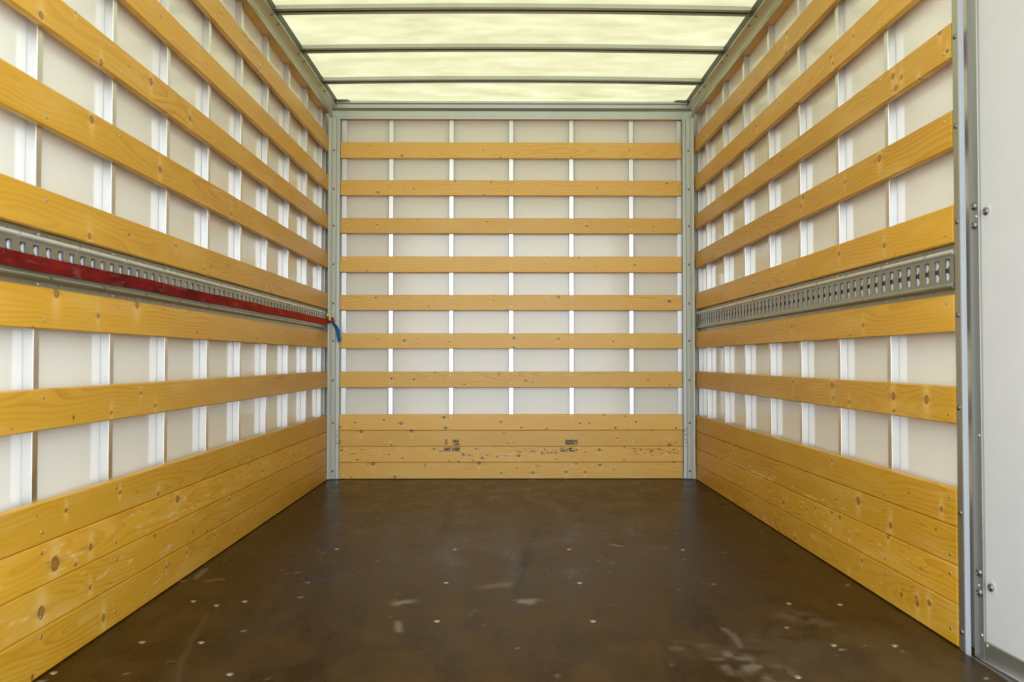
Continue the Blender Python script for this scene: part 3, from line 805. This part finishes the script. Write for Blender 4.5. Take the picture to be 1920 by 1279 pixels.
# ------------------------------------------------------------------ slotted cargo tracks
def track(frm, u0, u1, slot_u, notch_u, label, rivet_u):
    uc = (u0 + u1) / 2; zc = 0.236
    root = empty('cargo_track', frm @ T(uc, 0.012, zc))
    tag(root, label, 'cargo track', 'slotted cargo tracks on the side walls')
    # web with real slots
    SW, SH = 0.0235, 0.057
    zl = [-0.040, -SH / 2, -0.0275, 0.0275, SH / 2, 0.040]
    ul = [u0]
    for s in slot_u: ul += [s - SW / 2, s - SW / 2 + 0.0015, s + SW / 2 - 0.0015, s + SW / 2]
    ul.append(u1)
    bm = bmesh.new()
    V = [[bm.verts.new((u - uc, 0, z)) for z in zl] for u in ul]
    for i in range(len(ul) - 1):
        kind = (i % 4)
        for j in range(len(zl) - 1):
            inside = i > 0 and i < len(ul) - 2 and kind in (1, 2, 3)
            mid = kind == 2
            if inside and ((mid and 1 <= j <= 3) or (not mid and j == 2)): continue
            bm.faces.new((V[i][j], V[i + 1][j], V[i + 1][j + 1], V[i][j + 1]))
    bmesh.ops.delete(bm, geom=[v for v in bm.verts if not v.link_faces], context='VERTS')
    ext = bmesh.ops.extrude_face_region(bm, geom=list(bm.faces))
    bmesh.ops.translate(bm, verts=[q for q in ext['geom'] if isinstance(q, bmesh.types.BMVert)], vec=(0, 0.0022, 0))
    link('slotted_web', bm_mesh(bm, 'slotted_web'), M['galv'], parent=root, local=T(0, -0.008, 0))
    # rolled ridges, cut by slanting nicks
    for sg, nk in ((1, notch_u), (-1, [q + 0.13 for q in notch_u])):
        bm = bmesh.new()
        cuts = [u0] + [q for q in nk if u0 + 0.03 < q < u1 - 0.03] + [u1]
        for a, b in zip(cuts, cuts[1:]):
            rings = []
            for e, dx in ((a, 0.0050 if a > u0 else 0), (b, -0.0050 if b < u1 else 0)):
                ring = []
                for t in range(9):
                    th = math.pi * t / 8
                    y = 0.004 - 0.0195 * math.sin(th) ** 0.7
                    z = sg * 0.0435 + 0.0085 * math.cos(th)
                    ring.append(bm.verts.new((e - uc + dx + sg * 0.9 * (z - sg * 0.0435) * (1 if 0 < dx or dx < 0 else 0), y, z)))
                rings.append(ring)
            for t in range(8): bm.faces.new((rings[0][t], rings[0][t + 1], rings[1][t + 1], rings[1][t]))
            bm.faces.new(rings[0]); bm.faces.new(rings[1][::-1])
        link('rolled_ridge', bm_mesh(bm, 'rolled_ridge', False), M['ridge'] if sg > 0 else M['galv'], parent=root, local=T(0, 0, 0))  # upper ridge lighter, lower darker: light from above put into the colours
        # perforated flange behind the ridge
        bm = bmesh.new()
        hs = 0.0042
        hl = [u0]
        q = slot_u[0] + 0.013
        while q < u1 - 0.02:
            hl += [q - hs / 2, q + hs / 2]; q += 0.052
        hl.append(u1)
        zz = sorted([sg * 0.0435, sg * 0.0565 - hs / 2, sg * 0.0565 + hs / 2, sg * 0.0648])
        V = [[bm.verts.new((u - uc, 0.0035, z)) for z in zz] for u in hl]
        for i in range(len(hl) - 1):
            for j in range(3):
                if j == 1 and i % 2 == 1 and i < len(hl) - 2: continue
                bm.faces.new((V[i][j], V[i + 1][j], V[i + 1][j + 1], V[i][j + 1]))
        ext = bmesh.ops.extrude_face_region(bm, geom=list(bm.faces))
        bmesh.ops.translate(bm, verts=[q for q in ext['geom'] if isinstance(q, bmesh.types.BMVert)], vec=(0, 0.002, 0))
        fl_ = link('perforated_flange', bm_mesh(bm, 'perforated_flange'), M['galv'], parent=root, local=T(0, 0, 0))
        for ru in rivet_u: fasten('rivet', SMALL_RIVET, fl_, ru - uc, 0.0035, sg * 0.0585)
    # plate behind the web, with a white round showing at the top and bottom of every slot
    bm = bmesh.new(); add_box(bm, u0 - uc, u1 - uc, 0.0005, 0.0030, -0.042, 0.042)
    link('backing_plate', bm_mesh(bm, 'backing_plate'), M['backing'], parent=root, local=T(0, 0, 0))
    far = 0.0165 if frm is FL else -0.0165
    bm = bmesh.new()
    bmesh.ops.create_circle(bm, cap_ends=True, segments=14, radius=0.012)
    ex = bmesh.ops.extrude_face_region(bm, geom=list(bm.faces))
    bmesh.ops.translate(bm, verts=[q for q in ex['geom'] if isinstance(q, bmesh.types.BMVert)], vec=(0, 0, 0.0009))
    bmesh.ops.rotate(bm, verts=bm.verts, cent=(0, 0, 0), matrix=Matrix.Rotation(math.pi / 2, 3, 'X'))
    me = bm_mesh(bm, 'white_round'); me.materials.append(M['white_paint'])
    rest = bmesh.new()
    for si, s in enumerate(slot_u):
        if not (u0 + 0.03 < s + far < u1 - 0.03): continue
        for z in ((0.0165, -0.0185) if frm is FR else (0.0165,)):
            if frm is FR and si < 7:          # the farthest few, past the first hundred
                b2 = me.copy(); b2.transform(T(s + far - uc, 0.0004, z)); rest.from_mesh(b2); bpy.data.meshes.remove(b2)
                continue
            o = link('white_round', me, None, parent=root, local=T(s + far - uc, 0.0004, z))
            o['label'] = 'white round seen through a slot'
    if len(rest.verts):
        o = link('far_white_rounds', bm_mesh(rest, 'far_white_rounds'), M['white_paint'], parent=root, local=T(0, 0, 0)); o['kind'] = 'stuff'
    else: rest.free()
    return root
sl = [side_u(FL, 1.821 - 0.012 + 0.0524 * i) for i in range(-2, 59)]
nl = [side_u(FL, 1.8376 + 0.2566 * i) for i in range(0, 12)]
track(FL, side_u(FL, 1.70), -0.105, sl, nl, 'slotted galvanised cargo track on left wall, behind the red strap', left_u)
sr = [side_u(FR, 2.161 + 0.052 * i - 0.002) for i in range(0, 54)][::-1]
nr = [side_u(FR, 2.262 + 0.26 * i) for i in range(0, 11)][::-1]
track(FR, 0.04, side_u(FR, 2.126), sr, nr, 'slotted galvanised cargo track on right wall, bare, without strap', right_u)

# ------------------------------------------------------------------ red tie-down strap on the left track
root = empty('tie_down_strap', FL @ T(-0.105, -0.006, 0.227))
tag(root, 'faded dusty red strap with blue tail, stretched along the left cargo track', 'strap')
def ribbon(name, pts, width, th, mat, wdir):
    """flat band through pts, width along wdir"""
    bm = bmesh.new(); rings = []
    pts = [Vector(p) for p in pts]; w0 = Vector(wdir).normalized()
    for i, p in enumerate(pts):
        t = (pts[min(i + 1, len(pts) - 1)] - pts[max(i - 1, 0)]).normalized()
        w = (w0 - t * w0.dot(t)).normalized() * width / 2
        nn = t.cross(w).normalized() * th / 2
        rings.append([bm.verts.new(p + w + nn), bm.verts.new(p - w + nn), bm.verts.new(p - w - nn), bm.verts.new(p + w - nn)])
    for a, b in zip(rings, rings[1:]):
        for i in range(4): bm.faces.new((a[i], a[(i + 1) % 4], b[(i + 1) % 4], b[i]))
    bm.faces.new(rings[0]); bm.faces.new(rings[-1][::-1])
    return link(name, bm_mesh(bm, name), mat, parent=root, local=T(0, 0, 0))
pts = []
for i in range(80):
    u = -3.25 + i * (3.25 + 0.045) / 79
    z = -0.0051 + (u + 3.25) / 3.25 * 0.0040 + 0.0008 * math.sin(u * 7.1) + 0.0006 * math.sin(u * 17.3)
    pts.append((u, 0.0012 + 0.0006 * math.sin(u * 11), z))
ribbon('red_webbing', pts, 0.0345, 0.0022, M['red_web'], (0, 0, 1))
# end fitting hooked into the last slot
bm = bmesh.new()
add_box(bm, 0.030, 0.058, -0.020, -0.006, 0.004, 0.046, 0.003)
add_box(bm, 0.020, 0.034, -0.012, 0.004, 0.030, 0.052, 0.003)
add_box(bm, 0.050, 0.066, -0.026, -0.014, 0.026, 0.040, 0.003)
link('end_fitting', bm_mesh(bm, 'end_fitting'), M['brass'], parent=root, local=T(0, 0, 0))['label'] = 'brass-coloured end fitting'
ribbon('webbing_loop', [(0.040, -0.002, 0.0), (0.052, -0.008, 0.006), (0.058, -0.018, 0.012), (0.060, -0.024, 0.016), (0.061, -0.026, 0.006), (0.058, -0.022, -0.004)], 0.026, 0.0024, M['red_web'], (0, 0.3, 1))
ribbon('blue_tail', [(0.048, -0.010, 0.008), (0.054, -0.022, 0.000), (0.058, -0.034, -0.014), (0.060, -0.046, -0.030), (0.062, -0.054, -0.050), (0.062, -0.059, -0.072), (0.062, -0.063, -0.095), (0.062, -0.066, -0.118)], 0.026, 0.0022, M['blue_web'], (0.25, 0.75, 0.45))['label'] = 'loose blue webbing tail hanging down'

# ------------------------------------------------------------------ side door on the right
JX = 1.1535
# jamb post: inner face flush with the boards, then a return out to the door
bm = bmesh.new()
pl = [(JX + .0015, 2.118), (JX, 2.116), (JX, 2.0925), (JX + .0015, 2.0900), (JX + .0150, 2.0900), (JX + .0162, 2.0915), (JX + .0162, 2.118)]
add_prism(bm, pl, [0.0, 1.476 + 0.742], axis='z')
me = bm_mesh(bm, 'jamb_post')
me.materials.append(M['jamb']); me.materials.append(M['jamb_return'])
for q in me.polygons:
    if q.normal.y < -0.6: q.material_index = 1  # daylight on the return put into its paler, bluer colour
jp = link('jamb_post', me, None, T(0, 0, ZC - 0.742))
tag(jp, 'grey metal jamb post between right wall boards and the white side door', 'door post')
for zz in (1.066, 0.831, 0.599, 0.354, 0.115, -0.122, -0.388, -0.688):
    link('rivet', RIVET, None, parent=jp, local=T(JX, 2.104, zz + 0.742) @ Matrix.Rotation(math.radians(-90), 4, 'Z'))
# aluminium sill along the floor edge under the door
o = link('trim_1', prism_mesh('trim_1', [(1.1506, -0.752), (1.1506, -0.744), (1.1512, -0.7432), (1.1620, -0.7432), (1.1628, -0.7405), (1.1668, -0.7405), (1.1668, -0.752)][::-1], [-2.088, -1.05], axis='x'), M['alu'], ID)
o.data.transform(Matrix(((0, 1, 0, 0), (-1, 0, 0, 0), (0, 0, 1, 0), (0, 0, 0, 1))))
structure(o, 'aluminium door sill along the right edge of the floor')
# the door leaf, a little ajar, hinged at the jamb; local x runs along the leaf towards the camera, y outwards
th = 0.056
FD = Matrix(((math.sin(th), math.cos(th), 0, 1.1735), (-math.cos(th), math.sin(th), 0, 2.0835), (0, 0, 1, ZC), (0, 0, 0, 1)))
DZ0, DZ1, DL = -0.741, 1.46, 1.00
door = empty('door_1', FD)
structure(door, 'white side door leaf with grey metal frame, slightly ajar')
bm = bmesh.new()
add_box(bm, 0.0, 0.0385, 0, 0.030, DZ0, DZ1, 0.0012)
add_box(bm, DL - 0.0385, DL, 0, 0.030, DZ0, DZ1, 0.0012)
add_box(bm, 0.0375, DL - 0.0375, 0.0004, 0.030, DZ0, DZ0 + 0.050, 0.0012)
add_box(bm, 0.0375, DL - 0.0375, 0.0004, 0.030, DZ1 - 0.05, DZ1, 0.0012)
link('door_frame', bm_mesh(bm, 'door_frame'), M['alu_grey'], parent=door, local=T(0, 0, 0))['label'] = 'grey metal edge frame'
link('door_panel', box_mesh('door_panel', 0.037, DL - 0.037, 0.0066, 0.028, DZ0 + 0.048, DZ1 - 0.048), M['door_white'], parent=door, local=T(0, 0, 0))['label'] = 'white inner panel'
bm = bmesh.new(); add_box(bm, -0.0035, DL, 0.004, 0.024, DZ0 - 0.024, DZ0, 0.002); add_box(bm, -0.0065, -0.0005, 0.004, 0.026, DZ0, DZ1, 0.001)  # black strips added for the dark gap under and beside the door
link('dark_gap', bm_mesh(bm, 'dark_gap'), M['door_gap'], parent=door, local=T(0, 0, 0))['label'] = 'black strip in place of the dark door gap'
for (x, y, me, nm, dep) in [(1827, 387, BOLT, 'bolt', 0.0), (1827.5, 422.6, BOLT, 'bolt', 0.0), (1830, 406.6, SMALL_RIVET, 'rivet', 0.0), (1849.6, 396.3, BOLT, 'bolt', 0.0066),
                       (1837, 1073.6, BOLT, 'bolt', 0.0), (1837.5, 1111, BOLT, 'bolt', 0.0), (1835, 1098, SMALL_RIVET, 'rivet', 0.0), (1841, 1191, SMALL_RIVET, 'rivet', 0.0),
                       (1851, 1211, SMALL_RIVET, 'rivet', 0.0), (1859, 1102, BOLT, 'bolt', 0.0066), (1836, 817, SMALL_RIVET, 'rivet', 0.0)]:
    P = on(FD, x, y, dep)
    fasten(nm, me, door, P.x, dep, P.z)
    if dep > 0:
        bm = bmesh.new()
        bmesh.ops.create_circle(bm, cap_ends=True, segments=20, radius=0.019)
        r = bmesh.ops.extrude_face_region(bm, geom=list(bm.faces))
        bmesh.ops.translate(bm, verts=[q for q in r['geom'] if isinstance(q, bmesh.types.BMVert)], vec=(0, 0, 0.0012))
        link('washer', bm_mesh(bm, 'washer'), M['door_white'], parent=door, local=T(P.x, dep + 0.0004, P.z) @ Matrix.Rotation(math.pi / 2, 4, 'X'))
